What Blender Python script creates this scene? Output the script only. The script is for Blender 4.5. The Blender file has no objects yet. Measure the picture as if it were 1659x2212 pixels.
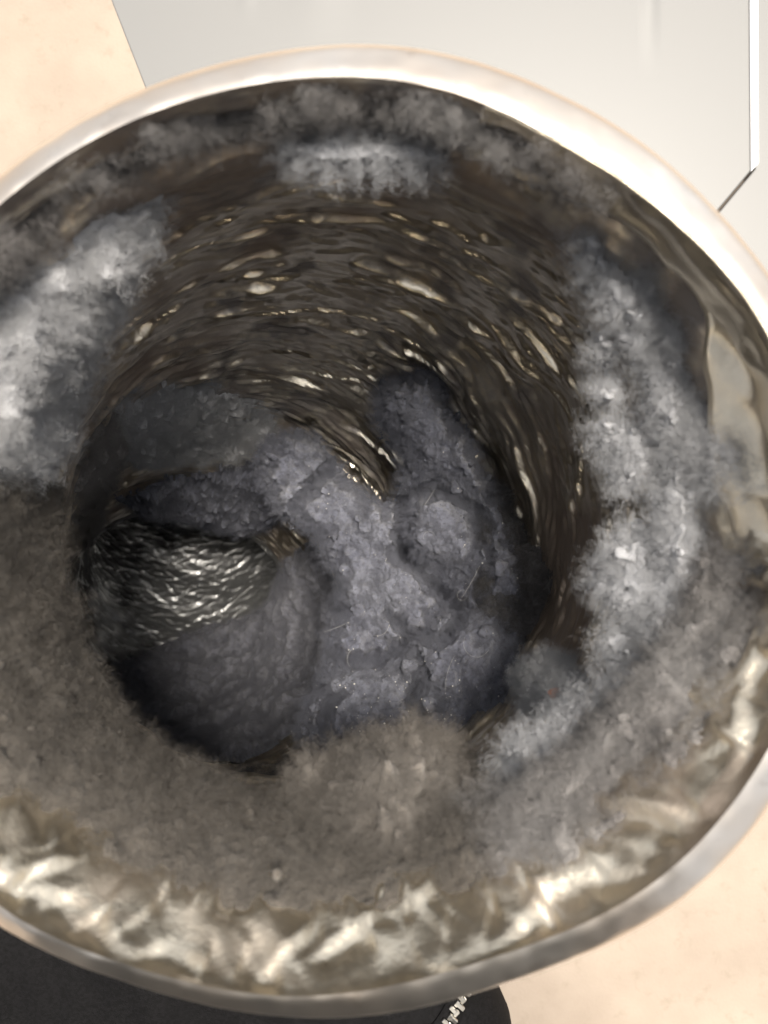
import bpy, math, random
import numpy as np
from mathutils import Vector

rad = math.radians
random.seed(4)
rng = np.random.default_rng(7)
sc = bpy.context.scene
COL = sc.collection

# ------------------------------------------------------------------ camera, sky, sun, exposure
H = 620.0            # camera height over the floor, mm; everything below is laid out in mm
FPX = 1661.0         # focal length in units of a 1659 wide frame
cd = bpy.data.cameras.new('camera')
cam = bpy.data.objects.new('camera', cd)
COL.objects.link(cam)
cam.location = (0, 0, H / 1000)
cd.sensor_fit = 'HORIZONTAL'
cd.sensor_width = 36
cd.lens = 36 * FPX / 1659
cd.clip_start = 0.005
cd.clip_end = 100
cd.dof.use_dof = True
cd.dof.focus_distance = 0.192
cd.dof.aperture_fstop = 44
sc.camera = cam

w = bpy.data.worlds.new('World')
sc.world = w
w.use_nodes = True
wn = w.node_tree
sky = wn.nodes.new('ShaderNodeTexSky')
sky.sky_type = 'NISHITA'
sky.sun_disc = False
SUN_EL, SUN_AZ = 77, 50        # azimuth from +x towards +y
sky.sun_elevation = rad(SUN_EL)
sky.sun_rotation = rad(90 - SUN_AZ)
sky.air_density = 0.7
sky.dust_density = 4.0
sky.ozone_density = 0.4
bg = wn.nodes['Background']
hs = wn.nodes.new('ShaderNodeHueSaturation')      # overcast: a nearly colourless sky
hs.inputs['Saturation'].default_value = 0.12
wn.links.new(sky.outputs[0], hs.inputs['Color'])
wn.links.new(hs.outputs[0], bg.inputs[0])
bg.inputs[1].default_value = 0.1

sd_ = bpy.data.lights.new('sun', 'SUN')
sd_.energy = 4.2
sd_.angle = rad(16)
sd_.color = (1.0, 0.91, 0.78)
sun = bpy.data.objects.new('sun', sd_)
COL.objects.link(sun)
sdir = Vector((math.cos(rad(SUN_EL)) * math.cos(rad(SUN_AZ)), math.cos(rad(SUN_EL)) * math.sin(rad(SUN_AZ)), math.sin(rad(SUN_EL))))
sun.rotation_euler = sdir.to_track_quat('Z', 'Y').to_euler()
sun.location = (0.5, 0.5, 1.5)

sc.view_settings.view_transform = 'Standard'
sc.view_settings.look = 'None'
sc.view_settings.gamma = 1
sc.view_settings.exposure = 1.0
sc.cycles.use_denoising = True
sc.cycles.max_bounces = 10
sc.cycles.diffuse_bounces = 6
sc.cycles.glossy_bounces = 6
sc.cycles.sample_clamp_indirect = 8

# ------------------------------------------------------------------ numpy helpers
_perm = rng.permutation(256).astype(np.int32)
_perm = np.concatenate([_perm, _perm, _perm])
_g = rng.normal(size=(256, 3)).astype(np.float32)
_g /= np.linalg.norm(_g, axis=1)[:, None]

def noise(p, off=0.0):
    """gradient noise, p (...,3), about -1..1"""
    sh = p.shape[:-1]
    p = p.reshape(-1, 3).astype(np.float32) + np.float32(off)
    fl = np.floor(p)
    i = fl.astype(np.int32) & 255
    f = p - fl
    u = f * f * f * (f * (f * 6 - 15) + 10)
    out = 0
    for dx in (0, 1):
        wx = u[:, 0] if dx else 1 - u[:, 0]
        for dy in (0, 1):
            wy = u[:, 1] if dy else 1 - u[:, 1]
            hxy = _perm[_perm[(i[:, 0] + dx) & 255] + ((i[:, 1] + dy) & 255)]
            for dz in (0, 1):
                wz = u[:, 2] if dz else 1 - u[:, 2]
                g = _g[_perm[hxy + ((i[:, 2] + dz) & 255)]]
                d = g[:, 0] * (f[:, 0] - dx) + g[:, 1] * (f[:, 1] - dy) + g[:, 2] * (f[:, 2] - dz)
                out = out + wx * wy * wz * d
    return (out * 1.5).reshape(sh)

def fbm(p, octv=3, off=0.0, gain=0.5):
    a, s, t = 1.0, 1.0, 0
    for k in range(octv):
        t = t + a * noise(p * s, off + 17.3 * k)
        a *= gain
        s *= 2.03
    return t

def smooth(a, b, x):
    t = np.clip((x - a) / (b - a), 0, 1)
    return t * t * (3 - 2 * t)

def px(u, v, d):
    """frame position (1659 wide) at distance d in front of the camera -> mm"""
    return np.array([(u - 829.5) / FPX * d, -(v - 1106.0) / FPX * d, d])

def proj(P):
    return np.stack([829.5 + P[..., 0] / P[..., 2] * FPX, 1106.0 - P[..., 1] / P[..., 2] * FPX], -1)

def world(P):
    """(x right, y up the picture, distance below the camera) in mm -> metres"""
    Q = np.array(P, dtype=np.float64)
    Q[..., 2] = H - Q[..., 2]
    return Q / 1000

def sdist(poly, uv):
    """signed distance to a polygon, positive inside"""
    poly = np.array(poly, float)
    sh = uv.shape[:-1]
    q = uv.reshape(-1, 2)
    best = np.full(len(q), 1e9)
    inside = np.zeros(len(q), bool)
    n = len(poly)
    for k in range(n):
        a, b = poly[k], poly[(k + 1) % n]
        ab = b - a
        t = np.clip(((q - a) @ ab) / (ab @ ab + 1e-9), 0, 1)
        dd = q - a - t[:, None] * ab
        best = np.minimum(best, (dd * dd).sum(1))
        c = (a[1] > q[:, 1]) != (b[1] > q[:, 1])
        with np.errstate(divide='ignore', invalid='ignore'):
            xi = a[0] + (q[:, 1] - a[1]) / (b[1] - a[1]) * ab[0]
        inside ^= c & (q[:, 0] < xi)
    r = np.sqrt(best)
    return np.where(inside, r, -r).reshape(sh)

def mesh_from(name, verts, faces, mat=None, parent=None, smooth_=True):
    """verts in metres, faces an (n,k) array or a list"""
    me = bpy.data.meshes.new(name)
    verts = np.asarray(verts, np.float32).reshape(-1, 3)
    if isinstance(faces, np.ndarray):
        n, k = faces.shape
        me.vertices.add(len(verts))
        me.vertices.foreach_set('co', verts.ravel())
        me.loops.add(n * k)
        me.loops.foreach_set('vertex_index', faces.astype(np.int32).ravel())
        me.polygons.add(n)
        me.polygons.foreach_set('loop_start', np.arange(0, n * k, k, dtype=np.int32))
        me.polygons.foreach_set('loop_total', np.full(n, k, np.int32))
        me.update(calc_edges=True)
    else:
        me.from_pydata([tuple(map(float, x)) for x in verts], [], faces)
        me.update()
    me.polygons.foreach_set('use_smooth', np.full(len(me.polygons), smooth_, bool))
    if mat:
        me.materials.append(mat)
    o = bpy.data.objects.new(name, me)
    COL.objects.link(o)
    if parent:
        o.parent = parent
    return o

def grid_faces(nr, nc, wrap=False):
    r = np.arange(nr - 1)[:, None]
    c = np.arange(nc if wrap else nc - 1)[None, :]
    c2 = (c + 1) % nc
    f = np.stack([r * nc + c, r * nc + c2, (r + 1) * nc + c2, (r + 1) * nc + c], -1)
    return f.reshape(-1, 4)

def attr(o, name, vals):
    a = o.data.attributes.new(name, 'FLOAT', 'POINT')
    a.data.foreach_set('value', np.asarray(vals, np.float32).ravel())

def tag(o, label, cat, group=None, kind=None):
    o['label'] = label
    if cat: o['category'] = cat
    if group: o['group'] = group
    if kind: o['kind'] = kind
    return o

# ------------------------------------------------------------------ materials
class NT:
    def __init__(self, name):
        self.m = bpy.data.materials.new(name)
        self.m.use_nodes = True
        self.t = self.m.node_tree
        self.b = self.t.nodes['Principled BSDF']
        self.co = self.t.nodes.new('ShaderNodeTexCoord').outputs['Object']
    def n(self, ty, **kw):
        x = self.t.nodes.new(ty)
        for k, v in kw.items():
            if k.startswith('i_'):
                x.inputs[k[2:].replace('_', ' ')].default_value = v
            else:
                setattr(x, k, v)
        return x
    def l(self, a, b):
        self.t.links.new(a, b)
    def noise(self, scale, detail=3, rough=0.55):
        x = self.n('ShaderNodeTexNoise')
        x.inputs['Scale'].default_value = scale
        x.inputs['Detail'].default_value = detail
        x.inputs['Roughness'].default_value = rough
        self.l(self.co, x.inputs['Vector'])
        return x.outputs[0]
    def ramp(self, src, stops):
        x = self.n('ShaderNodeValToRGB')
        e = x.color_ramp.elements
        while len(e) < len(stops): e.new(0.5)
        for k, (p, c) in enumerate(stops):
            e[k].position = p
            e[k].color = (c, c, c, 1) if isinstance(c, (int, float)) else (*c, 1)
        self.l(src, x.inputs[0])
        return x.outputs[0]
    def mix(self, fac, a, b):
        x = self.n('ShaderNodeMix', data_type='RGBA')
        for s, v in ((0, fac), (6, a), (7, b)):
            if hasattr(v, 'is_output'): self.l(v, x.inputs[s])
            elif s == 0: x.inputs[0].default_value = v
            else: x.inputs[s].default_value = (*v, 1)
        return x.outputs[2]
    def math(self, op, a, b=0.0):
        x = self.n('ShaderNodeMath', operation=op)
        for s, v in ((0, a), (1, b)):
            if hasattr(v, 'is_output'): self.l(v, x.inputs[s])
            else: x.inputs[s].default_value = v
        return x.outputs[0]
    def attr(self, name):
        return self.n('ShaderNodeAttribute', attribute_name=name).outputs['Fac']
    def bump(self, h, dist, strength=1.0):
        x = self.n('ShaderNodeBump')
        x.inputs['Distance'].default_value = dist
        x.inputs['Strength'].default_value = strength
        self.l(h, x.inputs['Height'])
        self.l(x.outputs[0], self.b.inputs['Normal'])
    def set(self, **kw):
        for k, v in kw.items():
            s = self.b.inputs[k.replace('_', ' ')]
            if hasattr(v, 'is_output'): self.l(v, s)
            elif isinstance(v, tuple): s.default_value = (*v, 1)
            else: s.default_value = v

# crinkled foil: bright worn creases, tarnished hollows, painted shade, and a grey lint film where it has settled
t = NT('dusty_foil')
grime_and_shade = t.math('ADD', t.attr('grime_and_shade'), t.math('MULTIPLY', t.math('SUBTRACT', t.noise(200, 3, 0.55), 0.5), 0.45))
gfac = t.ramp(grime_and_shade, [(0.15, 0.0), (0.85, 1.0)])
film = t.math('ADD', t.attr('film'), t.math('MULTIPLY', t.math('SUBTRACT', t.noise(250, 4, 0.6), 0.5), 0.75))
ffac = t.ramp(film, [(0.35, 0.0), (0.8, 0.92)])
metal = t.mix(gfac, t.mix(t.attr('deep_foil'), (0.84, 0.765, 0.63), (0.62, 0.63, 0.645)), t.mix(t.attr('deep_foil'), (0.43, 0.36, 0.30), (0.13, 0.13, 0.135)))  # the deep foil's dark colour carries painted shade
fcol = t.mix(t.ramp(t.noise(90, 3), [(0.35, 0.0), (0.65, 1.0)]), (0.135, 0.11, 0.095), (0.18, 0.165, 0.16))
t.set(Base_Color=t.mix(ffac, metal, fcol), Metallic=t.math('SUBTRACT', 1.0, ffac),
      Roughness=t.math('ADD', t.math('ADD', t.math('MULTIPLY', gfac, 0.26), t.math('MULTIPLY', t.attr('deep_foil'), 0.14)), t.math('ADD', 0.25, t.math('MULTIPLY', t.noise(900, 3), 0.16))))
t.bump(t.noise(1400, 4, 0.6), 0.00012, 0.6)
M_FOIL = t.m

t = NT('rim_metal')
t.set(Base_Color=t.mix(t.ramp(t.noise(260, 5, 0.7), [(0.6, 0.0), (0.74, 0.35)]), t.mix(t.ramp(t.noise(50, 3), [(0.4, 0.0), (0.6, 1.0)]), (0.92, 0.87, 0.81), (0.82, 0.73, 0.64)), (0.45, 0.36, 0.29)), Metallic=1.0,
      Roughness=t.math('ADD', 0.27, t.math('MULTIPLY', t.noise(200, 2), 0.14)))
t.bump(t.noise(300, 3), 0.0001, 0.3)
M_RIM = t.m

def lint_mat(name, c1, c2, dark, light=(0.5, 0.5, 0.5)):
    t = NT(name)
    big = t.ramp(t.noise(70, 4, 0.6), [(0.36, 0.0), (0.64, 1.0)])
    base = t.mix(big, c1, c2)
    pores = t.ramp(t.noise(1300, 3, 0.7), [(0.56, 0.0), (0.68, 0.75)])
    base = t.mix(pores, base, dark)
    flecks = t.ramp(t.noise(2600, 2, 0.6), [(0.72, 0.0), (0.78, 0.6)])
    base = t.mix(flecks, base, light)
    t.set(Base_Color=base, Roughness=0.95)
    t.b.inputs['Specular IOR Level'].default_value = 0.1
    t.b.inputs['Sheen Weight'].default_value = 0.2
    t.b.inputs['Sheen Roughness'].default_value = 0.5
    t.bump(t.math('ADD', t.noise(1800, 4, 0.75), t.math('MULTIPLY', t.noise(700, 3, 0.6), 1.2)), 0.0008, 0.8)
    return t.m
M_PALE = lint_mat('pale_lint', (0.42, 0.428, 0.455), (0.52, 0.527, 0.55), (0.24, 0.243, 0.26), (0.6, 0.6, 0.6))
M_BRIGHT = lint_mat('white_grey_lint', (0.37, 0.38, 0.41), (0.45, 0.46, 0.49), (0.34, 0.345, 0.365), (0.7, 0.7, 0.7))
M_BLUE = lint_mat('blue_grey_lint', (0.112, 0.119, 0.156), (0.158, 0.166, 0.204), (0.035, 0.036, 0.046), (0.42, 0.42, 0.43))
M_BROWN = lint_mat('brown_grey_lint', (0.088, 0.077, 0.066), (0.125, 0.112, 0.098), (0.06, 0.054, 0.05), (0.3, 0.28, 0.25))
M_DRIFT = lint_mat('slate_lint', (0.11, 0.114, 0.142), (0.145, 0.149, 0.178), (0.06, 0.062, 0.08))
M_SHADED = lint_mat('shade_dark_lint', (0.048, 0.045, 0.046), (0.066, 0.063, 0.066), (0.04, 0.038, 0.04))  # lint coloured dark in place of the shade falling there
M_WARM = lint_mat('warm_grey_lint', (0.125, 0.111, 0.098), (0.185, 0.168, 0.152), (0.06, 0.054, 0.05), (0.4, 0.38, 0.35))
M_MID = lint_mat('mid_grey_lint', (0.19, 0.178, 0.175), (0.30, 0.29, 0.29), (0.07, 0.065, 0.065), (0.3, 0.3, 0.3))

# ------------------------------------------------------------------ the duct: centreline, radius, surface
CP = [px(750, 1145, 80), px(748, 1100, 104)] + [np.array(p, float) for p in (
    (-8, -1, 133), (-14, -5, 160), (-27, -13, 195), (-48, -24, 235), (-70, -40, 280),
    (-88, -50, 325), (-97, -44, 365), (-99, -18, 400), (-99, 22, 420), (-99, 75, 425), (-99, 140, 425), (-60, 200, 425), (20, 230, 425))]
def spline(pts, n=60):
    pts = np.array(pts)
    p = np.vstack([2 * pts[0] - pts[1], pts, 2 * pts[-1] - pts[-2]])
    out = []
    for k in range(1, len(p) - 2):
        tt = np.linspace(0, 1, n, endpoint=False)[:, None]
        a, b, c, d = p[k - 1], p[k], p[k + 1], p[k + 2]
        out.append(0.5 * (2 * b + (c - a) * tt + (2 * a - 5 * b + 4 * c - d) * tt ** 2 + (3 * b - a - 3 * c + d) * tt ** 3))
    return np.vstack(out + [pts[-1:]])
CL = spline(CP)
SL = np.concatenate([[0], np.cumsum(np.linalg.norm(np.diff(CL, axis=0), axis=1))])
STOT = SL[-1]
TG = np.gradient(CL, SL, axis=0)
wgt = smooth(0, 30, SL)[:, None]
TG = TG * wgt + np.array([0, 0, 1.0]) * (1 - wgt)
TG /= np.linalg.norm(TG, axis=1)[:, None]
NN = np.zeros_like(TG); BB = np.zeros_like(TG)
nv = np.array([1.0, 0, 0])
for k in range(len(TG)):
    nv = nv - TG[k] * (nv @ TG[k]); nv /= np.linalg.norm(nv)
    NN[k] = nv
    BB[k] = np.cross(TG[k], nv)

def at_s(A, s):
    return np.stack([np.interp(s, SL, A[:, k]) for k in range(3)], -1)

OUT = [(760, 95), (1000, 125), (1200, 205), (1400, 318), (1530, 440), (1610, 530), (1672, 610), (1790, 860), (1835, 1150), (1800, 1450),
       (1668, 1730), (1570, 1860), (1440, 1970), (1250, 2065), (1090, 2120), (850, 2188), (650, 2200), (500, 2182), (250, 2110), (0, 2010),
       (-210, 1800), (-335, 1500), (-360, 1150), (-300, 800), (-160, 540), (0, 380), (150, 275), (330, 185), (550, 123)]
WID = [70, 75, 88, 85, 75, 62, 60, 60, 62, 62, 66, 70, 66, 62, 62, 62, 46, 42, 38, 38, 38, 42, 48, 50, 48, 48, 50, 55, 60]
c0 = CP[0]
_o = np.array([px(u, v, 80)[:2] - c0[:2] for u, v in OUT])
_oa = np.arctan2(_o[:, 1], _o[:, 0]); _or = np.hypot(_o[:, 0], _o[:, 1])
_ow = np.array(WID) / FPX * 80
_k = np.argsort(_oa)
_oa, _or, _ow = _oa[_k], _or[_k], _ow[_k]
def periodic(th, v):
    x = np.concatenate([_oa - 2 * np.pi, _oa, _oa + 2 * np.pi]); y = np.concatenate([v, v, v])
    thw = (np.asarray(th) + np.pi) % (2 * np.pi) - np.pi
    acc = 0
    for dk, wk in ((-0.12, 0.25), (0, 0.5), (0.12, 0.25)):
        acc = acc + wk * np.interp(thw + dk, x, y)
    return acc
r_out = lambda th: periodic(th, _or)
r_in = lambda th: periodic(th, _or - _ow)

def radius(th, s):
    R = 52.0 + 0 * th
    b = smooth(18, 72, s)
    R = r_in(th) * (1 - b) + R * b
    R = R + 3.4 * np.exp(-((s - 11) / 3.0) ** 2) * (0.6 + 0.4 * np.sin(th * 2 + 1.0)) * smooth(-0.5, 0.1, np.sin(th))          # the groove behind the collar
    R = R - 1.6 * np.exp(-((s - 20) / 4.0) ** 2) * smooth(-0.5, 0.1, np.sin(th))
    hx = np.cos(2 * np.pi * (s / 19.0 + th / (2 * np.pi)))
    R = R + 0.8 * hx * smooth(34, 50, s)
    R = R - 3.6 * smooth(0, 9, s) * (1 - smooth(36, 64, s)) * smooth(-0.05, -0.6, np.sin(th))      # the lower mouth is pushed out into a funnel
    # hand-dented
    q = np.stack([np.cos(th) * 1.6, np.sin(th) * 1.6, s / 30.0], -1)
    R = R + 1.6 * noise(q, 3.1) * smooth(4, 40, s)
    return R

def base(th, s, extra=0.0):
    """the smooth wall; also its inward direction"""
    C, N, B = at_s(CL, s), at_s(NN, s), at_s(BB, s)
    dirv = np.cos(th)[..., None] * N + np.sin(th)[..., None] * B
    R = radius(th, s) + extra
    return C + dirv * R[..., None], -dirv

duct = bpy.data.objects.new('foil_duct', None)
duct.location = world(c0)
COL.objects.link(duct)
tag(duct, 'round flexible aluminium foil duct with crinkled walls, its open rim facing the viewer', 'duct')
bpy.context.view_layer.update()
def into(o, parent):
    o.parent = parent
    o.matrix_parent_inverse = parent.matrix_world.inverted()
    return o

# wall
NTH = 760
srow = np.concatenate([np.arange(0, 20, 0.5), np.arange(20, 215, 0.36), np.arange(215, 300, 0.6), np.arange(300, 420, 0.6), np.arange(420, STOT, 1.5)])
TH, SS = np.meshgrid(np.linspace(0, 2 * np.pi, NTH, endpoint=False), srow)
P, inn = base(TH, SS)
RC = 52.0
ang = np.stack([np.cos(TH) * RC, np.sin(TH) * RC, SS], -1)      # periodic coordinates, mm
wv = np.stack([ang[..., 0] / 14, ang[..., 1] / 14, ang[..., 2] / 9], -1)
warp = 2.6 * noise(wv, 1.7)
def tri(x):
    f = x - np.floor(x)
    return np.where(f < 0.1, f / 0.1, (1 - f) / 0.9) * 2 - 1
def folds(specs, seed, warp_amp, g0=-0.3, g1=0.35):
    """creased sheet: crossing triangle folds, each fading in and out over the sheet; th must close round the tube"""
    r = np.random.default_rng(seed)
    out = 0
    for (wl, dirdeg, ampl, gate) in specs:
        turns = round(2 * np.pi * RC * math.sin(rad(dirdeg)) / wl)
        ph = turns * TH / (2 * np.pi) + SS * math.cos(rad(dirdeg)) / wl + r.random()
        ph = ph + warp_amp / wl * noise(np.stack([ang[..., 0] / 11, ang[..., 1] / 11, ang[..., 2] / 6], -1), r.random() * 200)
        g = smooth(g0, g1, noise(np.stack([ang[..., 0] / gate, ang[..., 1] / gate, ang[..., 2] / (gate * 0.5)], -1), r.random() * 200))
        out = out + ampl * g * tri(ph)
    return out
hw = folds([(7.5, 5, 0.75, 16), (5.6, -10, 0.6, 14), (4.2, 15, 0.42, 12), (9.5, -22, 0.6, 18), (3.2, -4, 0.28, 10)], 11, 1.8, 0.02, 0.4) + folds([(2.6, 6, 0.17, 9), (1.9, -9, 0.11, 8), (3.4, 17, 0.2, 9)], 15, 1.2, -0.3, 0.3)
hm = folds([(15, 62, 1.0, 20), (12, -50, 0.8, 16), (9, 72, 0.6, 14), (10, -20, 0.8, 18), (6, 35, 0.5, 10), (4.5, -70, 0.36, 10), (3.4, 50, 0.24, 8)], 12, 2.4)
hf = folds([(4.4, 7, 0.42, 6), (3.4, -12, 0.36, 5), (5.6, 16, 0.45, 7), (2.6, -6, 0.22, 5), (7, -22, 0.4, 8)], 13, 2.0)
far = smooth(225, 270, SS)
hw = hw * (1 - far) + hf * far * 1.2
amp = smooth(0, 8, SS)
big = noise(np.stack([ang[..., 0] / 12, ang[..., 1] / 12, ang[..., 2] / 7], -1), 21.0)
mouth = (1 - smooth(14, 26, SS)) * smooth(0.35, -0.15, np.sin(TH))          # near the mouth the foil is loosely crumpled in bigger facets
hh = amp * ((0.85 - 0.35 * (1 - smooth(18, 45, SS)) + 0.5 * np.exp(-((proj(P)[..., 0] - 850) / 230) ** 2 - ((proj(P)[..., 1] - 900) / 260) ** 2)) * hw + 0.8 * big) * (1 - mouth) + mouth * smooth(0, 2.5, SS) * hm * 0.75
crest = hw / 0.8
P = P + inn * hh[..., None]
UV = proj(P)
foil_clean = np.zeros_like(TH)
UVb = UV
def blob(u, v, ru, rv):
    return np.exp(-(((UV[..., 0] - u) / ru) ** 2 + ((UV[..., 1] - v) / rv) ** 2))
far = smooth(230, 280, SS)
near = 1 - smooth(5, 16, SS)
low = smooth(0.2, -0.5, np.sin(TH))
grime_and_shade = 0.52 - 0.5 * smooth(0.0, 0.9, crest) + 0.6 * fbm(ang / 16, 2, 55.0)
grime_and_shade = grime_and_shade - 0.6 * blob(820, 780, 330, 330) * (1 - far) - 0.65 * far + 0.0 * near * low - 0.15 * near + 0.10 * smooth(0.3, 0.9, np.sin(TH)) * (1 - far)  # cleaner metal mid-wall paints in the light caught there
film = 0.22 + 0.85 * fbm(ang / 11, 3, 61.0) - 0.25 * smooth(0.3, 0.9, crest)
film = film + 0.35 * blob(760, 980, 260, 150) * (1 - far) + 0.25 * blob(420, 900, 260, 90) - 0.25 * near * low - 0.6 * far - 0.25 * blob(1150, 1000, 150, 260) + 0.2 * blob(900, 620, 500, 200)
nt_ = (1 - smooth(22, 40, SS)) * smooth(0.1, 0.5, np.sin(TH))
film = film + 0.35 * nt_
grime_and_shade = grime_and_shade + 0.35 * nt_
dk = blob(1200, 1320, 110, 200) * (1 - far)  # shade painted on the foil right of the heap
grime_and_shade = grime_and_shade + 0.8 * dk + far * 1.0 * (1 - blob(440, 1290, 190, 115))  # deep end painted dark as shade, all round its bright patch
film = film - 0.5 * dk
P[-1] = P[-1].mean(0) + 0.02 * (P[-1] - P[-1].mean(0))
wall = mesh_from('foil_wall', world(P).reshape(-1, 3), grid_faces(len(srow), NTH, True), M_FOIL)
attr(wall, 'grime_and_shade', grime_and_shade)
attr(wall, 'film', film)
attr(wall, 'deep_foil', far)
into(wall, duct)

# rim: a rolled metal bead from the wall edge over to the outside, then the plain collar going down
th = np.linspace(0, 2 * np.pi, 512, endpoint=False)
prof = [(0.02, 2.4), (0.0, 0.9), (0.0, 0.04), (0.0, 0.04), (0.15, 0.10), (0.3, 0.2), (0.45, 0.42), (0.6, 0.65), (0.75, 0.9), (0.88, 1.15), (0.95, 1.4), (0.99, 1.8), (1.0, 2.4), (0.98, 3.6), (0.93, 4.2), (0.92, 14.0), (0.92, 26.0)]
rows = []
ri, ro = r_in(th), r_out(th)
for (f, dz) in prof:
    rr = (ri + (ro - ri) * f) * (1 + min(dz, 2.4) / 80)
    jig = 0.1 * noise(np.stack([np.cos(th) * 3, np.sin(th) * 3, th * 0 + f], -1), 76.0) + 0.1 * noise(np.stack([np.cos(th) * 9, np.sin(th) * 9, th * 0 + dz * 0.2], -1), 70.0)
    jig = jig + 0.12 * noise(np.stack([np.cos(th) * 22, np.sin(th) * 22, th * 0 + f * 2], -1), 78.0) * (dz < 3)
    zz = dz + 0 * th
    rows.append(np.stack([c0[0] + np.cos(th) * (rr + jig * 0.5), c0[1] + np.sin(th) * (rr + jig * 0.5), c0[2] + zz + jig], -1))
rim = mesh_from('rim', world(np.array(rows)).reshape(-1, 3), np.delete(grid_faces(len(rows), 512, True), np.arange(2 * 512, 3 * 512), axis=0), M_RIM)
into(rim, duct)
# a strip of the collar's foil that has come loose on the right, standing off the wall with a dark gap behind it
fth = np.linspace(rad(-4), rad(72), 220)
frow = []
for k in range(26):
    a = k / 25
    end = 13.5 + 2.5 * np.sin(fth * 5 + 1) + 1.2 * noise(np.stack([fth * 9, fth * 0, fth * 0], -1), 80.0)
    s_ = 0.3 + a * (end - 0.3)
    q_, i_ = base(fth, s_)
    lift = (0.1 + 1.8 * smooth(0.1, 1, a)) * smooth(0, 0.12, (fth - fth[0]) / (fth[-1] - fth[0])) * smooth(1, 0.8, (fth - fth[0]) / (fth[-1] - fth[0]))
    cw = 0.55 * smooth(0, 0.2, a) * (1 - 2 * np.abs(noise(np.stack([np.cos(fth) * 7, np.sin(fth) * 7, 0 * fth + s_ / 5], -1), 84.0)))
    frow.append(q_ + i_ * (lift + cw)[:, None])
flap = mesh_from('collar_flap', world(np.array(frow)).reshape(-1, 3), grid_faces(26, 220), M_FOIL)
attr(flap, 'grime_and_shade', np.full(26 * 220, 0.25)); attr(flap, 'film', np.full(26 * 220, 0.22))
m_ = flap.modifiers.new('thick', 'SOLIDIFY'); m_.thickness = 0.0002; m_.offset = 0
into(flap, duct)
# outside of the flexible part, ribbed
srow2 = np.arange(20, STOT, 1.6)
TH2, S2 = np.meshgrid(np.linspace(0, 2 * np.pi, 160, endpoint=False), srow2)
P2, in2 = base(TH2, S2, 2.6)
P2 = P2 + in2 * (0.5 * np.cos(2 * np.pi * S2 / 6.5))[..., None]
outer = mesh_from('outer_sleeve', world(P2).reshape(-1, 3), grid_faces(len(srow2), 160, True), M_RIM)
into(outer, duct)

# ------------------------------------------------------------------ lint
def fuzz(o, mat_slot, count, length, child=5, dens=None, seed=1, rad_mm=0.016):
    md = o.modifiers.new('fuzz', 'PARTICLE_SYSTEM')
    ps = o.particle_systems[-1]
    ps.seed = seed
    st = ps.settings
    st.type = 'HAIR'
    st.count = count
    st.use_advanced_hair = True
    st.hair_length = length
    st.hair_step = 4
    st.emit_from = 'FACE'
    st.use_modifier_stack = False
    st.normal_factor = 0.0005
    st.factor_random = 0.0005
    st.brownian_factor = 0.0004
    st.child_type = 'SIMPLE'
    st.rendered_child_count = child
    st.child_percent = child
    st.child_radius = 0.0009
    st.child_roundness = 0.6
    st.roughness_1 = 0.0012
    st.roughness_1_size = 0.002
    st.roughness_2 = 0.0015
    st.roughness_2_size = 0.001
    st.roughness_endpoint = 0.0008
    st.render_step = 4
    st.display_step = 2
    st.root_radius = 1.0
    st.tip_radius = 0.4
    st.radius_scale = rad_mm / 1000
    st.material = mat_slot
    if dens is not None:
        vg = o.vertex_groups.new(name='fuzz_density')
        q = np.round(np.clip(dens, 0, 1) * 8).astype(int)
        for lv in range(1, 9):
            idx = np.nonzero(q == lv)[0]
            if len(idx): vg.add(idx.tolist(), lv / 8, 'REPLACE')
        ps.vertex_group_density = 'fuzz_density'

_p0, _i0 = base(np.array([[0.3, 0.31], [0.3, 0.31]]), np.array([[50.0, 50.0], [50.5, 50.5]]))
_w0 = world(_p0); _nrm = np.cross(_w0[0, 1] - _w0[0, 0], _w0[1, 0] - _w0[0, 0])
_iw = world(_p0[0, 0] + _i0[0, 0]) - _w0[0, 0]
FLIP = 1 if _nrm @ _iw > 0 else -1
print('FLIP', FLIP)
def billow(p, octv, off):
    a, k, t = 1.0, 1.0, 0
    for j in range(octv):
        t = t + a * (np.abs(noise(p * k, off + 9.1 * j)) * 2 - 0.55)
        a *= 0.55; k *= 2.1
    return t

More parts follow.
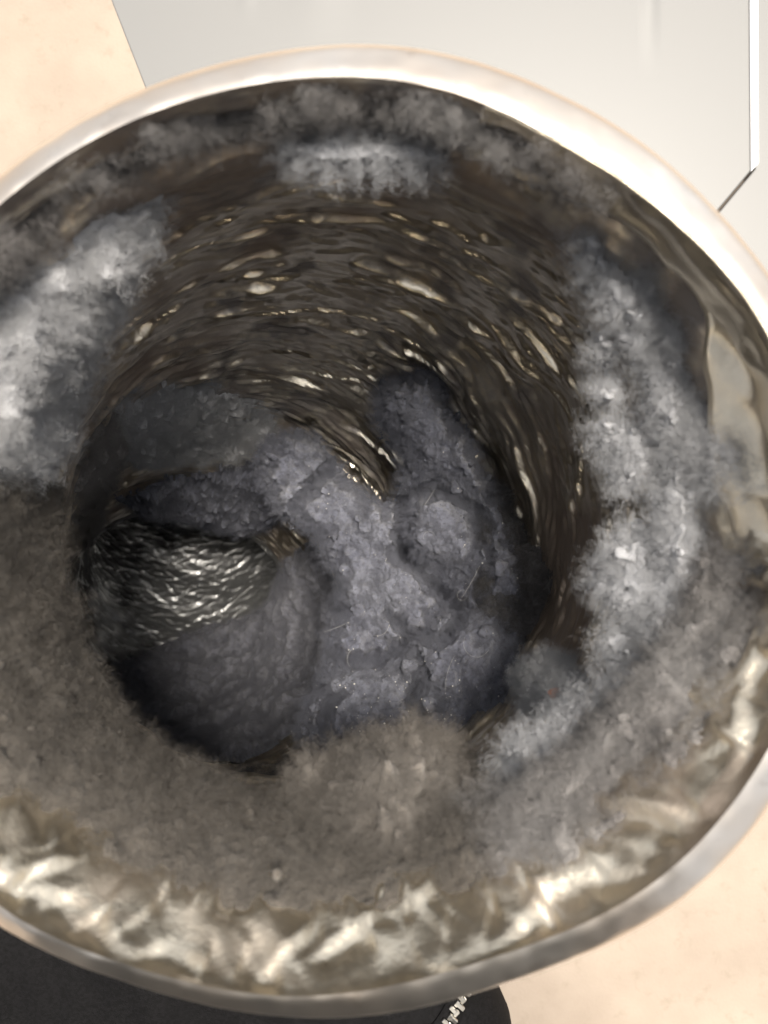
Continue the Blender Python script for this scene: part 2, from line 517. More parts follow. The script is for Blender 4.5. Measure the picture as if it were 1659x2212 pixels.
_bm = __import__('bmesh').new()
__import__('bmesh').ops.create_icosphere(_bm, subdivisions=2, radius=1.0)
ICO_V = np.array([v.co for v in _bm.verts]); ICO_F = np.array([[v.index for v in f.verts] for f in _bm.faces])
_bm.free()
def puff_mesh(C, r, vox, so):
    """cottony mass: the union of many small balls, its skin roughened; mm in, mm out"""
    n, k = len(C), len(ICO_V)
    V = (C[:, None, :] + ICO_V[None] * r[:, None, None]).reshape(-1, 3)
    F = (ICO_F[None] + (np.arange(n) * k)[:, None, None]).reshape(-1, 3)
    tmp = mesh_from('tmp', world(V), F[:, ::FLIP2])
    md = tmp.modifiers.new('r', 'REMESH'); md.mode = 'VOXEL'; md.voxel_size = vox / 1000
    sm = tmp.modifiers.new('s', 'SMOOTH'); sm.factor = 0.5; sm.iterations = 5
    dg = bpy.context.evaluated_depsgraph_get()
    me = tmp.evaluated_get(dg).to_mesh()
    nv = len(me.vertices)
    co = np.empty(nv * 3, np.float32); me.vertices.foreach_get('co', co)
    no = np.empty(nv * 3, np.float32); me.vertices.foreach_get('normal', no)
    nf = len(me.polygons)
    fv = np.empty(nf * 4, np.int32); me.loops.foreach_get('vertex_index', fv)
    tmp.evaluated_get(dg).to_mesh_clear()
    old = tmp.data
    bpy.data.objects.remove(tmp); bpy.data.meshes.remove(old)
    P = co.reshape(-1, 3).astype(np.float64) * 1000
    N = no.reshape(-1, 3)
    P[:, 2] = H - P[:, 2]; N = N * np.array([1, 1, -1])
    wp = np.stack([fbm(P / 5.0, 2, so + 111), fbm(P / 5.0, 2, so + 117), fbm(P / 5.0, 2, so + 123)], -1)
    P = P + wp * 1.2
    d = 0.5 * billow(P / 5.5, 2, so + 61) + 0.30 * fbm(P / 2.2, 3, so + 71) + 0.14 * noise(P / 0.75, so + 81)
    j = np.stack([noise(P / 1.2, so + 91), noise(P / 1.2, so + 95), noise(P / 1.2, so + 99)], -1) * 0.26
    P = P + N * d[:, None] + j
    return P, fv.reshape(-1, 4)

FLIP2 = 1
def lint(name, polys, srange, trange, T, mat, label, cat='lint', group=None, res=0.5, wid=3.0, ragged=1.6, lump=8.0, lumpamp=0.6,
         fine=0.5, puff=1.0, bumps=(), puffs=None, cuts=(), cutw=15.0, cutd=0.0, ctrl=None, drop=20.0, dropw=4.5, hair=4000, hlen=0.0009, seed=0, kind=None, child=5):
    nt = max(8, int((trange[1] - trange[0]) * 50 / res))
    ns = max(8, int((srange[1] - srange[0]) / res))
    if ctrl is None:
        TH, S = np.meshgrid(np.linspace(trange[0], trange[1], nt), np.linspace(*srange, ns))
        B, inn = base(TH, S, 0.7)
    else:       # a free mass: its face is given by points in space (position, distance), smoothly joined
        cp = np.array([px(*c) for c in ctrl])
        pa = np.array(sum(polys, []), float)
        uu, vv = np.meshgrid(np.arange(pa[:, 0].min() - 40, pa[:, 0].max() + 40, res * 8), np.arange(pa[:, 1].min() - 40, pa[:, 1].max() + 40, res * 8))
        cu = proj(cp); num = den = 0
        for (a_, b_), c in zip(cu, cp):
            wq = 1 / (((uu - a_) ** 2 + (vv - b_) ** 2) + 60 ** 2) ** 1.5
            num = num + wq * c[2]; den = den + wq
        dd = num / den
        B = np.stack([(uu - 829.5) / FPX * dd, -(vv - 1106) / FPX * dd, dd], -1)
        inn = -B / np.linalg.norm(B, axis=-1)[..., None]
        nt, ns = uu.shape[1], uu.shape[0]
        TH = S = None
    uv = proj(B)
    mm = B[..., 2] / FPX
    sdv = np.full(uv.shape[:-1], -1e9)
    for p in polys:
        sdv = np.maximum(sdv, sdist(p, uv) * mm)
    if ctrl is None:
        edge = np.minimum(np.minimum(S - srange[0], srange[1] - S), 50)
        edge = np.minimum(edge, np.minimum(TH - trange[0], trange[1] - TH) * 50)
        sdv = np.minimum(sdv, edge)
    so = 100.0 + seed * 13.7
    sdv = sdv + ragged * fbm(B / 5.5, 3, so) + 0.3 * ragged * billow(B / 2.2, 2, so + 3)
    act = sdv > -1.0
    if not act.any(): return None
    # work only where there is lint
    Ba, ia, sa, ua, ma = B[act], inn[act], sdv[act], uv[act], mm[act]
    t_ = T * np.tanh(np.maximum(sa, -1.0) / wid)
    for (u, v, r, h) in bumps:
        rr = np.hypot(ua[:, 0] - u, ua[:, 1] - v) / r + 0.22 * noise(Ba / 9, so + 31)
        t_ = np.maximum(t_, np.minimum(sa / wid, 1) * (T * 0.4 + 1.5 * h * np.sqrt(np.clip(1 - rr ** 2, 0, 1))))
    t_ = np.where(t_ > 0, t_ * np.clip(1 + lumpamp * fbm(Ba / lump, 3, so + 7), 0.25, 2.2), t_)
    open_ = np.ones(len(t_)); room = np.full(len(t_), 99.0)
    for line in cuts:                       # deep creases between the clumps
        line = np.array(line, float)
        uw = ua + 15 * np.stack([noise(Ba / 4, so + 131), noise(Ba / 4, so + 137)], -1)
        best = np.full(len(ua), 1e9)
        for a_, b_ in zip(line[:-1], line[1:]):
            ab = b_ - a_
            q_ = np.clip(((uw - a_) @ ab) / (ab @ ab), 0, 1)
            best = np.minimum(best, np.hypot(*(uw - a_ - q_[:, None] * ab).T))
        room = np.minimum(room, best * ma)
        open_ = np.minimum(open_, smooth(cutw * 0.35, cutw * 1.25, best))
    t_ = np.where(t_ > 0, t_ * (0.12 + 0.88 * open_), t_) - cutd * (1 - open_)
    if ctrl is not None: t_ = t_ - drop * (1 - smooth(-2 if dropw > 3 else -0.5, dropw, sa)) ** 1.5
    P = Ba + ia * t_[:, None]
    k = smooth(0, 1.5, t_)[:, None] if ctrl is None else 1.0
    bil = billow(P / 6.0, 4, so + 41)
    vec = np.stack([fbm(P / 4.5, 3, so + 11), fbm(P / 4.5, 3, so + 15), fbm(P / 4.5, 3, so + 19)], -1)
    vec2 = np.stack([noise(P / 1.1, so + 21), noise(P / 1.1, so + 25), noise(P / 1.1, so + 29)], -1)
    vec3 = np.stack([noise(P / 0.6, so + 51), noise(P / 0.6, so + 55), noise(P / 0.6, so + 59)], -1)
    P = P + k * (ia * (1.5 * puff * bil)[:, None] + 1.1 * fine * vec + (0.32 if ctrl is None else 0.55) * vec2 + 0.18 * vec3)
    parts = []
    if puffs:
        n, r0, r1, vox = puffs
        pr = np.random.default_rng(900 + seed)
        cand = np.nonzero((sa > 0.1) & (open_ > 0.6))[0]
        ix = pr.choice(cand, min(n, len(cand)), replace=False)
        rr = (r0 + (r1 - r0) * pr.random(len(ix)) ** 2) * np.clip(0.55 + sa[ix] / (wid * 1.6), 0.45, 1)
        rr = np.minimum(rr, np.maximum(room[ix] * 0.75 - 0.3, 0.3))
        C = P[ix] + ia[ix] * (rr * 0.15)[:, None] + pr.normal(size=(len(ix), 3)) * 0.4
        parts.append(puff_mesh(C, rr, vox, so))
    F = grid_faces(ns, nt)
    mp = -np.ones(sdv.size, int)
    mp[np.nonzero(act.ravel())[0]] = np.arange(int(act.sum()))
    F = F[(sdv.ravel()[F] > -0.4).all(1)]
    G = mp[F]
    used = np.unique(G)
    mq = -np.ones(len(P), int); mq[used] = np.arange(len(used))
    V, G = P[used], mq[G][:, ::(FLIP if ctrl is None else -1)]
    for (v2, f2) in parts:
        G = np.vstack([G, f2 + len(V)]); V = np.vstack([V, v2])
    o = mesh_from(name, world(V), G, mat)
    if hair:
        fuzz(o, 1, hair, hlen, child, None, seed + 1)
    tag(o, label, cat, group, kind)
    return o

PI = math.pi
lint('lint_bank', [[(-120, 700), (-60, 640), (0, 615), (60, 560), (150, 490), (250, 440), (345, 420), (350, 460), (275, 520), (258, 590), (240, 640), (180, 690), (155, 770), (135, 850), (112, 930), (80, 990), (0, 1010), (-120, 1030)]],
     (15, 75), (1.9, 3.5), 4.0, M_PALE, 'broad pale grey lint bank on the left wall, below the dark groove', hair=7000, seed=1, lumpamp=0.3, puffs=(700, 0.7, 2.4, 0.5))
lint('lint_crescent', [[(1232, 455), (1290, 535), (1370, 655), (1440, 780), (1480, 900), (1500, 1050), (1492, 1200), (1440, 1380), (1350, 1500), (1230, 1625), (1130, 1695), (1060, 1745), (1075, 1640), (1150, 1600), (1235, 1530), (1330, 1450), (1390, 1340), (1425, 1220), (1440, 1100), (1432, 980), (1408, 860), (1360, 730), (1297, 600)],
     [(1285, 640), (1320, 700), (1320, 780), (1330, 860), (1300, 850), (1285, 760)], [(1310, 930), (1360, 940), (1390, 1030), (1360, 1060), (1330, 1010)],
     [(1285, 1250), (1330, 1170), (1380, 1130), (1420, 1180), (1410, 1320), (1350, 1330), (1320, 1300)], [(1310, 1360), (1370, 1340), (1370, 1440), (1315, 1450)]],
     (15, 80), (-1.5, 1.1), 1.6, M_BRIGHT, 'long pale crescent of lint curving down the right wall', hair=3500, hlen=0.0007, seed=2, ragged=1.8, wid=2.0, lumpamp=0.35, res=0.4, puffs=(500, 0.4, 1.1, 0.4), drop=5, dropw=1.6, fine=0.4, puff=0.6,
     ctrl=[(1232, 455, 92), (1370, 655, 93), (1480, 900, 95), (1500, 1050, 96), (1492, 1200, 97), (1440, 1380, 99), (1350, 1500, 98), (1230, 1625, 100), (1060, 1745, 103),
           (1290, 600, 99), (1345, 730, 100), (1390, 860, 103), (1415, 980, 104), (1425, 1100, 105), (1410, 1220, 105), (1375, 1340, 106), (1330, 1450, 104), (1235, 1530, 105), (1150, 1600, 107), (1075, 1640, 109),
           (1300, 800, 108), (1320, 980, 109), (1290, 1250, 112), (1315, 1400, 112)])
lint('lint_strip', [[(595, 306), (700, 297), (850, 302), (968, 330), (962, 347), (850, 354), (700, 348), (612, 333)]],
     (8, 24), (1.3, 1.9), 0.7, M_BRIGHT, 'small pale lint strip lying on the ridge at the top of the mouth', hair=500, hlen=0.00035, seed=3, ragged=0.4, wid=0.8, lumpamp=0.2, puff=0.2, fine=0.15, res=0.35, drop=5, dropw=0.7,
     ctrl=[(600, 310, 92), (760, 325, 91), (960, 338, 92)])
heap = lint('lint_heap', [[(555, 975), (620, 925), (690, 945), (735, 1010), (800, 1085), (862, 1095), (872, 1000), (805, 890), (815, 815), (930, 795), (1010, 940), (1060, 1050), (1110, 1150), (1200, 1400), (1160, 1570), (1010, 1690), (850, 1710), (690, 1700), (640, 1580), (695, 1450), (712, 1340), (725, 1250), (680, 1160), (595, 1100)]],
     (95, 270), (-2.6, 1.9), 2.0, M_BLUE, 'big lumpy blue grey lint heap in the middle of the duct', hair=15000, hlen=0.001, seed=4, wid=5, ragged=2.4, lump=14, lumpamp=0.3, fine=0.5, res=0.42, puff=0.65,
     ctrl=[(640, 1000, 225), (720, 960, 213), (820, 830, 185), (930, 810, 175), (1050, 1000, 169), (1100, 1200, 173), (1180, 1400, 171), (1130, 1560, 167), (1000, 1660, 169), (850, 1690, 175), (700, 1680, 178), (660, 1560, 194), (700, 1400, 202), (730, 1260, 206), (690, 1150, 210),
           (850, 1250, 197), (930, 1130, 191), (780, 1200, 207), (1000, 1430, 183), (790, 1540, 191)],
     puffs=(70, 0.9, 2.2, 0.42), cutw=17, cutd=25,
     bumps=[(630, 1020, 85, 5), (700, 1090, 75, 4), (860, 880, 95, 3), (960, 960, 80, 3), (775, 1190, 105, 6), (940, 1140, 85, 8), (860, 1270, 85, 6), (790, 1300, 70, 6), (745, 1375, 60, 6), (860, 1330, 60, 5), (1010, 1440, 135, 9), (965, 1550, 95, 7), (785, 1555, 120, 8), (700, 1630, 80, 5), (870, 1630, 80, 5), (1060, 1260, 85, 3)],
     cuts=[[(905, 1065), (880, 1080), (862, 1140), (885, 1200), (905, 1215)], [(905, 1065), (960, 1062), (1010, 1090)], [(850, 1195), (955, 1285), (995, 1325), (990, 1350), (950, 1385), (870, 1362), (850, 1335)], [(700, 1400), (760, 1430), (840, 1420), (880, 1380)],
           [(880, 1390), (905, 1450), (895, 1520), (915, 1590), (950, 1650)], [(640, 1095), (690, 1040), (715, 1000)], [(735, 1250), (720, 1310), (740, 1330)], [(690, 1480), (720, 1500), (700, 1560)], [(1030, 1100), (1060, 1200), (1040, 1290)]])
lint('lint_slope', [[(1040, 1020), (1110, 1060), (1170, 1150), (1310, 1230), (1350, 1420), (1240, 1600), (1060, 1760), (880, 1790), (640, 1810), (510, 1780), (490, 1700), (640, 1640), (800, 1640), (1000, 1500)]],
     (75, 230), (-2.0, 0.9), 1.5, M_SHADED, 'smooth lint slope coloured dark as shade, between the big heap and the pale crescent', hair=5000, seed=15, wid=3, ragged=3.0, puff=0.35, lumpamp=0.4, res=0.5, fine=0.35,
     ctrl=[(1050, 1030, 186), (1150, 1150, 178), (1300, 1240, 158), (1200, 1350, 172), (1330, 1430, 150), (1150, 1600, 152), (1000, 1690, 160), (1000, 1500, 196), (850, 1720, 170), (680, 1760, 170), (560, 1740, 172), (600, 1680, 178), (800, 1650, 205)])
lint('lint_drift', [[(640, 1130), (700, 1180), (740, 1260), (720, 1350), (730, 1480), (690, 1640), (660, 1800), (560, 1850), (350, 1780), (180, 1640), (120, 1540), (150, 1470), (240, 1440), (400, 1370), (560, 1300), (620, 1230)]],
     (200, 345), (-2.9, 0.6), 8.0, M_DRIFT, 'smooth dark lint drift sloping into the deep hole on the left', hair=12000, seed=5, wid=8, ragged=2, lump=16, puff=0.15, fine=0.1, lumpamp=0.5, cutw=50, cutd=-1.5,
     cuts=[[(650, 1120), (715, 1200), (735, 1320), (690, 1430), (700, 1560), (640, 1700), (560, 1760)]])
lint('lint_tuft', [[(610, 1790), (640, 1680), (720, 1640), (800, 1640), (880, 1670), (1000, 1640), (1015, 1700), (1020, 1770), (960, 1830), (900, 1890), (820, 1910), (760, 1860), (700, 1840)]],
     (12, 75), (-2.3, -0.9), 11.0, M_WARM, 'brownish woolly lint tuft standing up from the bottom wall', hair=7000, seed=6, wid=6, ragged=2.2, lump=9, puffs=(150, 0.8, 2.8, 0.45))
lint('lint_mat', [[(-400, 1020), (0, 1020), (90, 1000), (175, 1200), (185, 1400), (205, 1510), (275, 1590), (415, 1680), (570, 1750), (660, 1710), (900, 1750), (1060, 1740), (1110, 1760), (1080, 1930), (1000, 1955), (700, 2000), (500, 1980), (330, 1930), (200, 1850), (100, 1770), (-60, 1700), (-400, 1600)]],
     (7, 80), (-3.3, -0.9), 2.6, M_BROWN, 'thick brown grey lint mat lining the lower left wall and the bottom of the mouth', hair=8000, seed=7, wid=2.5, puff=0.7, lumpamp=0.5, puffs=(260, 0.4, 1.2, 0.5))
lint('lint_mat', [[(1000, 1745), (1060, 1740), (1240, 1640), (1370, 1510), (1450, 1390), (1500, 1230), (1560, 1200), (1640, 1130), (1650, 1350), (1580, 1520), (1420, 1720), (1240, 1870), (1060, 1950), (1040, 1850)]],
     (6, 80), (-1.6, 0.2), 2.8, M_MID, 'layered grey lint mat between the pale crescent and bare foil, lower right', hair=5000, seed=17, wid=2.5, puff=1.0, lumpamp=0.5, puffs=(300, 0.5, 1.5, 0.45), cutw=17, cutd=4,
     cuts=[[(1465, 1290), (1400, 1430), (1300, 1570), (1130, 1750), (950, 1900)], [(1625, 1300), (1530, 1520), (1380, 1700), (1250, 1800)], [(1560, 1180), (1520, 1330), (1440, 1500)]])
lint('lint_coat', [[(-400, 500), (-200, 480), (0, 470), (150, 370), (330, 265), (550, 200), (760, 180), (1000, 220), (1200, 305), (1330, 400), (1300, 460), (1150, 350), (950, 275), (750, 250), (550, 280), (330, 360), (150, 470), (0, 590), (-200, 700), (-400, 800)]],
     (1, 15), (-0.2, 3.4), 1.2, M_MID, 'thin grey lint coat just inside the top of the rim', hair=3500, seed=8, wid=1.5, ragged=2.4)

lint('lint_web', [[(1400, 600), (1450, 640), (1500, 800), (1560, 920), (1640, 1010), (1655, 1065), (1560, 1030), (1500, 1010), (1470, 850)]],
     (10, 40), (-0.5, 1.0), 1.6, M_PALE, 'thin web of pale lint between the long crescent and the loose foil on the right', hair=3000, seed=9, wid=1.5, ragged=2.2, puffs=(70, 0.6, 2.0, 0.5))
for k, (poly, rng_s, mt_, lab) in enumerate((
    ([(235, 860), (330, 825), (430, 815), (520, 850), (610, 880), (590, 960), (470, 985), (380, 1000), (270, 990)], (95, 260), M_PALE, 'grey lint tuft scattered on the foil above the upper left of the hole'),
    ([(250, 1080), (330, 1030), (470, 1010), (560, 990), (640, 1040), (620, 1120), (520, 1135), (420, 1110), (320, 1100)], (150, 330), M_BLUE, 'ragged lint tuft hanging over the top edge of the deep hole'),
    ([(1145, 1470), (1190, 1445), (1235, 1470), (1235, 1525), (1165, 1535)], (35, 120), M_PALE, 'small lint tuft holding an orange fleck, inside the crescent on the lower right'),
    ([(185, 900), (235, 880), (255, 960), (225, 1060), (190, 1180), (150, 1190), (160, 1020)], (60, 250), M_MID, 'narrow lint tuft along the left edge of the deep hole'),
)):
    tuft_ = lint('lint_tuft', [poly], rng_s, ((0.6, 3.9) if k != 2 else (-1.6, 0.4)), (6.5 if k == 1 else 3.0), mt_, lab, hair=6000, seed=20 + k, wid=3, ragged=3.0, puffs=(220, 0.7, 2.2, 0.45), group='lint tufts around the hole')
    if k == 2: fleck_tuft = tuft_

# loose hairs, grit and one orange fleck caught in the lint
def plain(name, c, rough=0.6):
    t = NT(name)
    t.set(Base_Color=t.mix(t.noise(500, 2), c, tuple(x * 0.8 for x in c)), Roughness=rough)
    return t.m
M_HAIR = plain('loose_hair', (0.55, 0.54, 0.52), 0.4)
M_GRIT = plain('pale_grit', (0.75, 0.73, 0.68), 0.35)
M_ORANGE = plain('orange_scrap', (0.75, 0.30, 0.16))
def skin_points(o):
    me = o.data
    co = np.empty(len(me.vertices) * 3, np.float32); me.vertices.foreach_get('co', co)
    P = co.reshape(-1, 3).astype(float) * 1000
    P[:, 2] = H - P[:, 2]
    return P, proj(P)
def on_skin(PU, u, v, r=14):
    P, U = PU
    k = np.nonzero(np.hypot(U[:, 0] - u, U[:, 1] - v) < r)[0]
    return None if len(k) == 0 else P[k[np.argmin(P[k, 2])]]
def strand(name, p, length, rad_mm, seed, mat, parent):
    r = np.random.default_rng(seed)
    a = r.random() * 6.28; d = np.array([math.cos(a), math.sin(a), -0.35 - 0.5 * r.random()])
    pts = [np.array(p) + np.array([0, 0, 0.4])]
    curl = r.normal() * 0.22; lift = r.normal() * 0.1
    for k in range(9):
        c_, s_ = math.cos(curl), math.sin(curl)
        d = np.array([c_ * d[0] - s_ * d[1], s_ * d[0] + c_ * d[1], d[2] + lift + 0.05]); d /= np.linalg.norm(d)
        pts.append(pts[-1] + d * length / 9)
    pts = np.array(pts)
    n = 4; V = []
    for k, q_ in enumerate(pts):
        tg = pts[min(k + 1, 9)] - pts[max(k - 1, 0)]; tg /= np.linalg.norm(tg)
        x = np.cross(tg, [0.3, 0.5, 0.8]); x /= np.linalg.norm(x); y = np.cross(tg, x)
        w_ = rad_mm * (1 - 0.6 * k / 9)
        for j in range(n):
            b_ = j / n * 6.283
            V.append(q_ + w_ * (math.cos(b_) * x + math.sin(b_) * y))
    o = mesh_from(name, world(np.array(V)), grid_faces(10, n, True), mat)
    o.parent = parent
    return o
PU = skin_points(heap)
for k, (u, v, L) in enumerate([(1020, 1230, 9), (905, 1190, 6), (985, 1290, 7), (690, 1265, 6), (735, 1330, 7), (560, 1430, 8), (860, 1420, 8), (960, 1410, 9), (1060, 1390, 10), (930, 1570, 9),
                              (830, 1640, 8), (900, 1080, 5), (760, 1400, 6), (1000, 1520, 8), (700, 1240, 5), (820, 1330, 6), (1090, 1500, 9), (660, 1600, 8)]):
    p = on_skin(PU, u, v, 25)
    if p is not None: strand('loose_hair', p, L, 0.03, 300 + k, M_HAIR, heap)
gr = np.random.default_rng(77)
V, F = [], []
for k in range(420):
    u, v = 640 + 520 * gr.random(), 960 + 720 * gr.random()
    if k % 2: u, v = gr.normal(830, 110), gr.normal(1530, 90)
    p = on_skin(PU, u, v, 5)
    if p is None: continue
    r_ = 0.06 + 0.13 * gr.random() ** 3
    q_ = ICO_V[:12] if False else ICO_V
    F.append(ICO_F + len(V) * len(ICO_V)); V.append(p + np.array([0, 0, -0.15]) + q_ * (r_ * (0.6 + 0.8 * gr.random(3))))
grit = mesh_from('grit', world(np.vstack(V)), np.vstack(F), M_GRIT)
grit.parent = heap; grit['kind'] = 'stuff'
PT = skin_points(fleck_tuft)
p = on_skin(PT, 1178, 1478, 30)
fv_ = ICO_V * np.array([1.1, 0.9, 0.6]) * (1 + 0.3 * noise(ICO_V * 1.5, 5.0))[:, None]
fl_ = mesh_from('orange_fleck', world(np.array(p) + np.array([0, 0, -1.3]) + fv_ * 1.15), ICO_F, M_ORANGE)
tag(fl_, 'tiny orange fleck caught on a small lint tuft at the lower right', 'fleck')

# ------------------------------------------------------------------ background: floor, pale panel, jacket
t = NT('beige_concrete')
c = t.mix(t.ramp(t.noise(9, 5, 0.6), [(0.35, 0.0), (0.68, 1.0)]), (0.24, 0.197, 0.16), (0.30, 0.253, 0.208))
c = t.mix(t.ramp(t.noise(60, 4, 0.7), [(0.56, 0.0), (0.72, 0.6)]), c, (0.2, 0.165, 0.125))
c = t.mix(t.ramp(t.noise(5, 3), [(0.6, 0.0), (0.72, 0.5)]), c, (0.26, 0.25, 0.17))
t.set(Base_Color=c, Roughness=0.85)
t.bump(t.noise(400, 4), 0.0006, 0.5)
fl = mesh_from('floor', [(-30, -30, 0), (30, -30, 0), (30, 30, 0), (-30, 30, 0)], [(0, 1, 2, 3)], t.m, smooth_=False)
fl['kind'] = 'structure'

t = NT('pale_plastic')
t.set(Base_Color=(0.145, 0.146, 0.146), Roughness=0.45)
t.b.inputs['Coat Weight'].default_value = 0.3
M_PANEL = t.m
t = NT('white_plastic')
t.set(Base_Color=(0.85, 0.85, 0.85), Roughness=0.25)
M_WHITE = t.m
DP = 300.0
def slab(name, outline, d, thick, mat, bev=0.0006):
    """outline in mm at distance d, clockwise or not; a slab going down with a bevelled edge"""
    import bmesh
    bm = bmesh.new()
    vs = [bm.verts.new(tuple(world(np.array([x, y, d])))) for x, y in outline]
    f = bm.faces.new(vs)
    if f.normal.z < 0: f.normal_flip()
    f.normal_update()
    if f.normal.z < 0: f.normal_flip()
    r = bmesh.ops.extrude_face_region(bm, geom=[f])
    for e in r['geom']:
        if isinstance(e, bmesh.types.BMVert): e.co.z -= thick / 1000
    bmesh.ops.recalc_face_normals(bm, faces=bm.faces)
    me = bpy.data.meshes.new(name)
    bm.to_mesh(me); bm.free()
    me.materials.append(mat)
    o = bpy.data.objects.new(name, me)
    COL.objects.link(o)
    b = o.modifiers.new('bevel', 'BEVEL'); b.width = bev; b.segments = 3; b.limit_method = 'ANGLE'
    return o
def q(u, v, d=DP): return tuple(px(u, v, d)[:2])
panel = bpy.data.objects.new('plastic_panel', None)
panel.location = world(px(1000, 100, DP + 30)); COL.objects.link(panel)
tag(panel, 'pale grey glossy plastic panel with a white edge strip, lying behind the duct', 'panel')
bpy.context.view_layer.update()
into(slab('sheet', [q(120, -400), q(240, 0), q(310, 180), q(420, 460), q(800, 1100), q(1060, 1020), q(1560, 443), q(1628, 362), q(1626, -400)], DP, 12, M_PANEL), panel)
into(slab('border_sheet', [q(1632, -400), q(1633, 363), q(1564, 445.5), q(1100, 1010), q(1900, 1100), q(2300, 600), q(2300, -400)], DP + 0.5, 12, M_PANEL), panel)
for u0, u1, v1, hgt in ((1375, 1432, 170, 0.55), (600, 780, 120, 0.5), (505, 560, 70, 0.45)):     # soft moulded ribs that die out towards the duct
    gu, gv = np.meshgrid(np.linspace(0, 1, 25), np.linspace(0, 1, 40))
    hz = hgt * np.sin(np.pi * gu) ** 2 * smooth(1, 0.55, gv) - 0.02
    U_, V_ = u0 + (u1 - u0) * gu, -400 + (v1 + 400) * gv
    Pr = np.stack([(U_ - 829.5) / FPX * DP, -(V_ - 1106) / FPX * DP, DP - 0.03 - hz], -1)
    into(mesh_from('moulded_rib', world(Pr).reshape(-1, 3), grid_faces(40, 25)[:, ::-1], M_PANEL), panel)
into(slab('edge_strip', [q(1615, -400), q(1620, 373), q(1637, 355), q(1634, -400)], DP - 1.2, 4, M_WHITE, 0.0005), panel)

t = NT('navy_cloth')
t.set(Base_Color=t.mix(t.ramp(t.noise(900, 2), [(0.4, 0.0), (0.6, 1.0)]), (0.0028, 0.0028, 0.0032), (0.005, 0.0048, 0.0056)), Roughness=0.8)
t.b.inputs['Sheen Weight'].default_value = 0.0
t.bump(t.noise(2500, 2), 0.0003, 0.6)
t.b.inputs['Specular IOR Level'].default_value = 0.12
M_CLOTH = t.m
t = NT('zip_metal')
t.set(Base_Color=(0.6, 0.58, 0.54), Metallic=1.0, Roughness=0.3)
M_ZIP = t.m
jacket = bpy.data.objects.new('dark_jacket', None)
DJ = 225.0
jacket.location = world(px(500, 2400, DJ)); COL.objects.link(jacket)
tag(jacket, 'dark jacket with a metal zip, seen under the bottom of the rim', 'jacket')
bpy.context.view_layer.update()
def jsurf(u, v):
    """jacket surface, mm"""
    e = np.interp(v, [1500, 2100, 2160, 2212, 2300, 3600], [1060, 1076, 1068, 1090, 1130, 1330])
    fall = np.maximum(0, 1 - (e - u) / 160.0)
    d = DJ + 26 * (1 - np.sqrt(np.clip(1 - fall ** 2, 0, 1))) + 4 * noise(np.stack([u / 210, v / 330, 0 * u], -1), 5.0) + 1.3 * noise(np.stack([u / 60, v / 90, 0 * u], -1), 9.0)
    return d, e
nu, nvv = 140, 110
tt = np.linspace(0, 1, nu); vv = np.linspace(1650, 3400, nvv)
TT, VV = np.meshgrid(tt, vv)
_, E = jsurf(TT, VV)
UU = E - (1 - TT) ** 1.6 * 1700
D, _ = jsurf(UU, VV)
Pj = np.stack([(UU - 829.5) / FPX * DJ, -(VV - 1106) / FPX * DJ, D], -1)
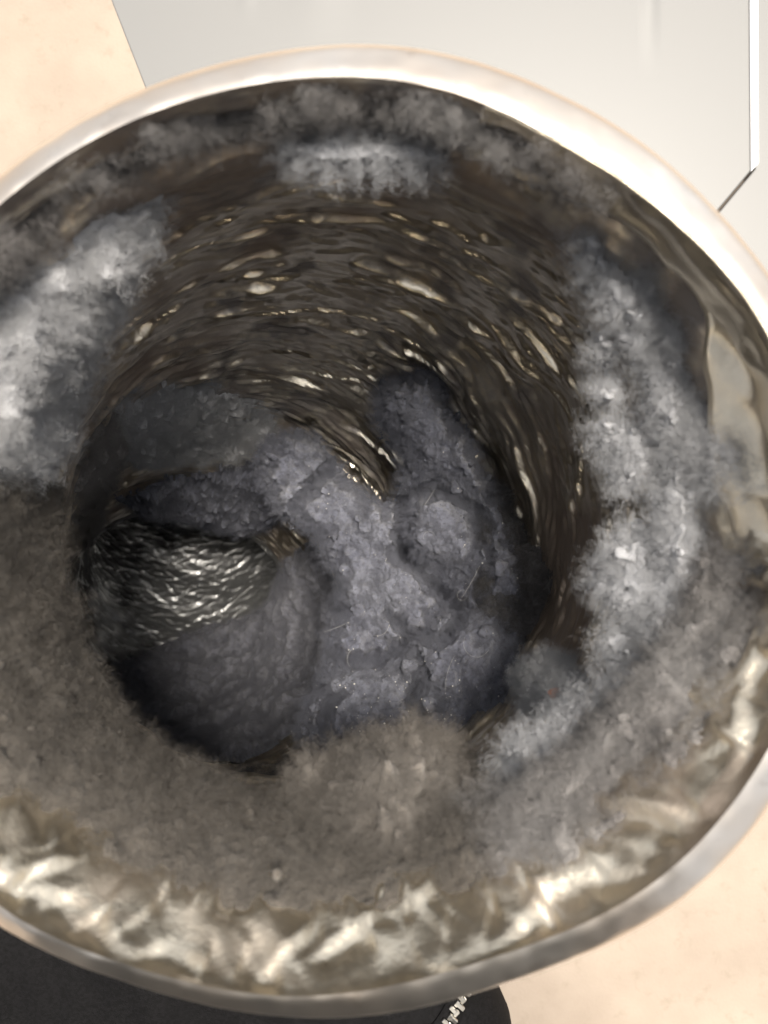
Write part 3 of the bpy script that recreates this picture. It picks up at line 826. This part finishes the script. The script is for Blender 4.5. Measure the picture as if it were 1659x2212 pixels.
# past the lap the cloth turns up into the wearer's front
k0 = int(np.argmin(np.abs(vv - 2700)))
Pj = Pj[:k0 + 1]
last = Pj[-1]
up = []
for k in range(1, 50):
    a = k / 49
    rise = 700 * a ** 1.2
    row = last.copy()
    row[:, 1] = last[:, 1] - 75 * (1 - math.exp(-rise / 60)) + 14 * noise(np.stack([last[:, 0] / 90, last[:, 0] * 0 + rise / 120, last[:, 0] * 0], -1), 6.0)
    row[:, 2] = last[:, 2] - rise * (1 - 0.5 * math.exp(-rise / 40))
    row[:, 0] = last[:, 0] + np.linspace(-60, 170, nu) * smooth(0, 0.5, a)
    up.append(row)
Pj = np.concatenate([Pj, np.array(up)])
nvv = len(Pj)
cl = mesh_from('cloth', world(Pj).reshape(-1, 3), grid_faces(nvv, nu)[:, ::-1], M_CLOTH)
so = cl.modifiers.new('thick', 'SOLIDIFY'); so.thickness = 0.002; so.offset = -1
into(cl, jacket)
zipper = bpy.data.objects.new('zipper', None); COL.objects.link(zipper)
zipper.location = jacket.location
bpy.context.view_layer.update()
into(zipper, jacket)
bpy.context.view_layer.update()
za, zb = np.array([1078, 2096.0]), np.array([830, 2350.0])
zd = (zb - za) / np.linalg.norm(zb - za); zn = np.array([-zd[1], zd[0]])
# tape
rows = []
for k in range(24):
    c_ = za + (zb - za) * k / 23
    for o_ in (-26, 0, 26):
        uv = c_ + zn * o_
        d, _ = jsurf(np.array([uv[0]]), np.array([uv[1]]))
        rows.append(np.array([(uv[0] - 829.5) / FPX * DJ, -(uv[1] - 1106) / FPX * DJ, d[0] - 0.7]))
tape = mesh_from('tape', world(np.array(rows)), grid_faces(24, 3), M_CLOTH)
so = tape.modifiers.new('thick', 'SOLIDIFY'); so.thickness = 0.0006
into(tape, zipper)
import bmesh
bm = bmesh.new()
for sx, sy, sz, ox in ((0.0025, 0.0012, 0.001, 0), (0.0011, 0.0018, 0.0012, -0.0014)):
    r = bmesh.ops.create_cube(bm, size=1)
    for v in r['verts']:
        v.co = Vector((v.co.x * sx + ox, v.co.y * sy, v.co.z * sz))
bmesh.ops.bevel(bm, geom=list(bm.edges), offset=0.00015, segments=1, affect='EDGES')
tm = bpy.data.meshes.new('tooth'); bm.to_mesh(tm); bm.free(); tm.materials.append(M_ZIP)
ntooth = 30
for k in range(ntooth):
    side = 1 if k % 2 else -1
    c_ = za + (zb - za) * k / (ntooth - 1) + zn * side * 6.5
    d, _ = jsurf(np.array([c_[0]]), np.array([c_[1]]))
    o = bpy.data.objects.new('tooth', tm); COL.objects.link(o)
    o.location = world(np.array([(c_[0] - 829.5) / FPX * DJ, -(c_[1] - 1106) / FPX * DJ, d[0] - 1.6]))
    a = math.atan2(-zn[1] * side, zn[0] * side)
    o.rotation_euler = (random.uniform(-.15, .15), random.uniform(-.15, .15), a + random.uniform(-.1, .1))
    bpy.context.view_layer.update()
    into(o, zipper)
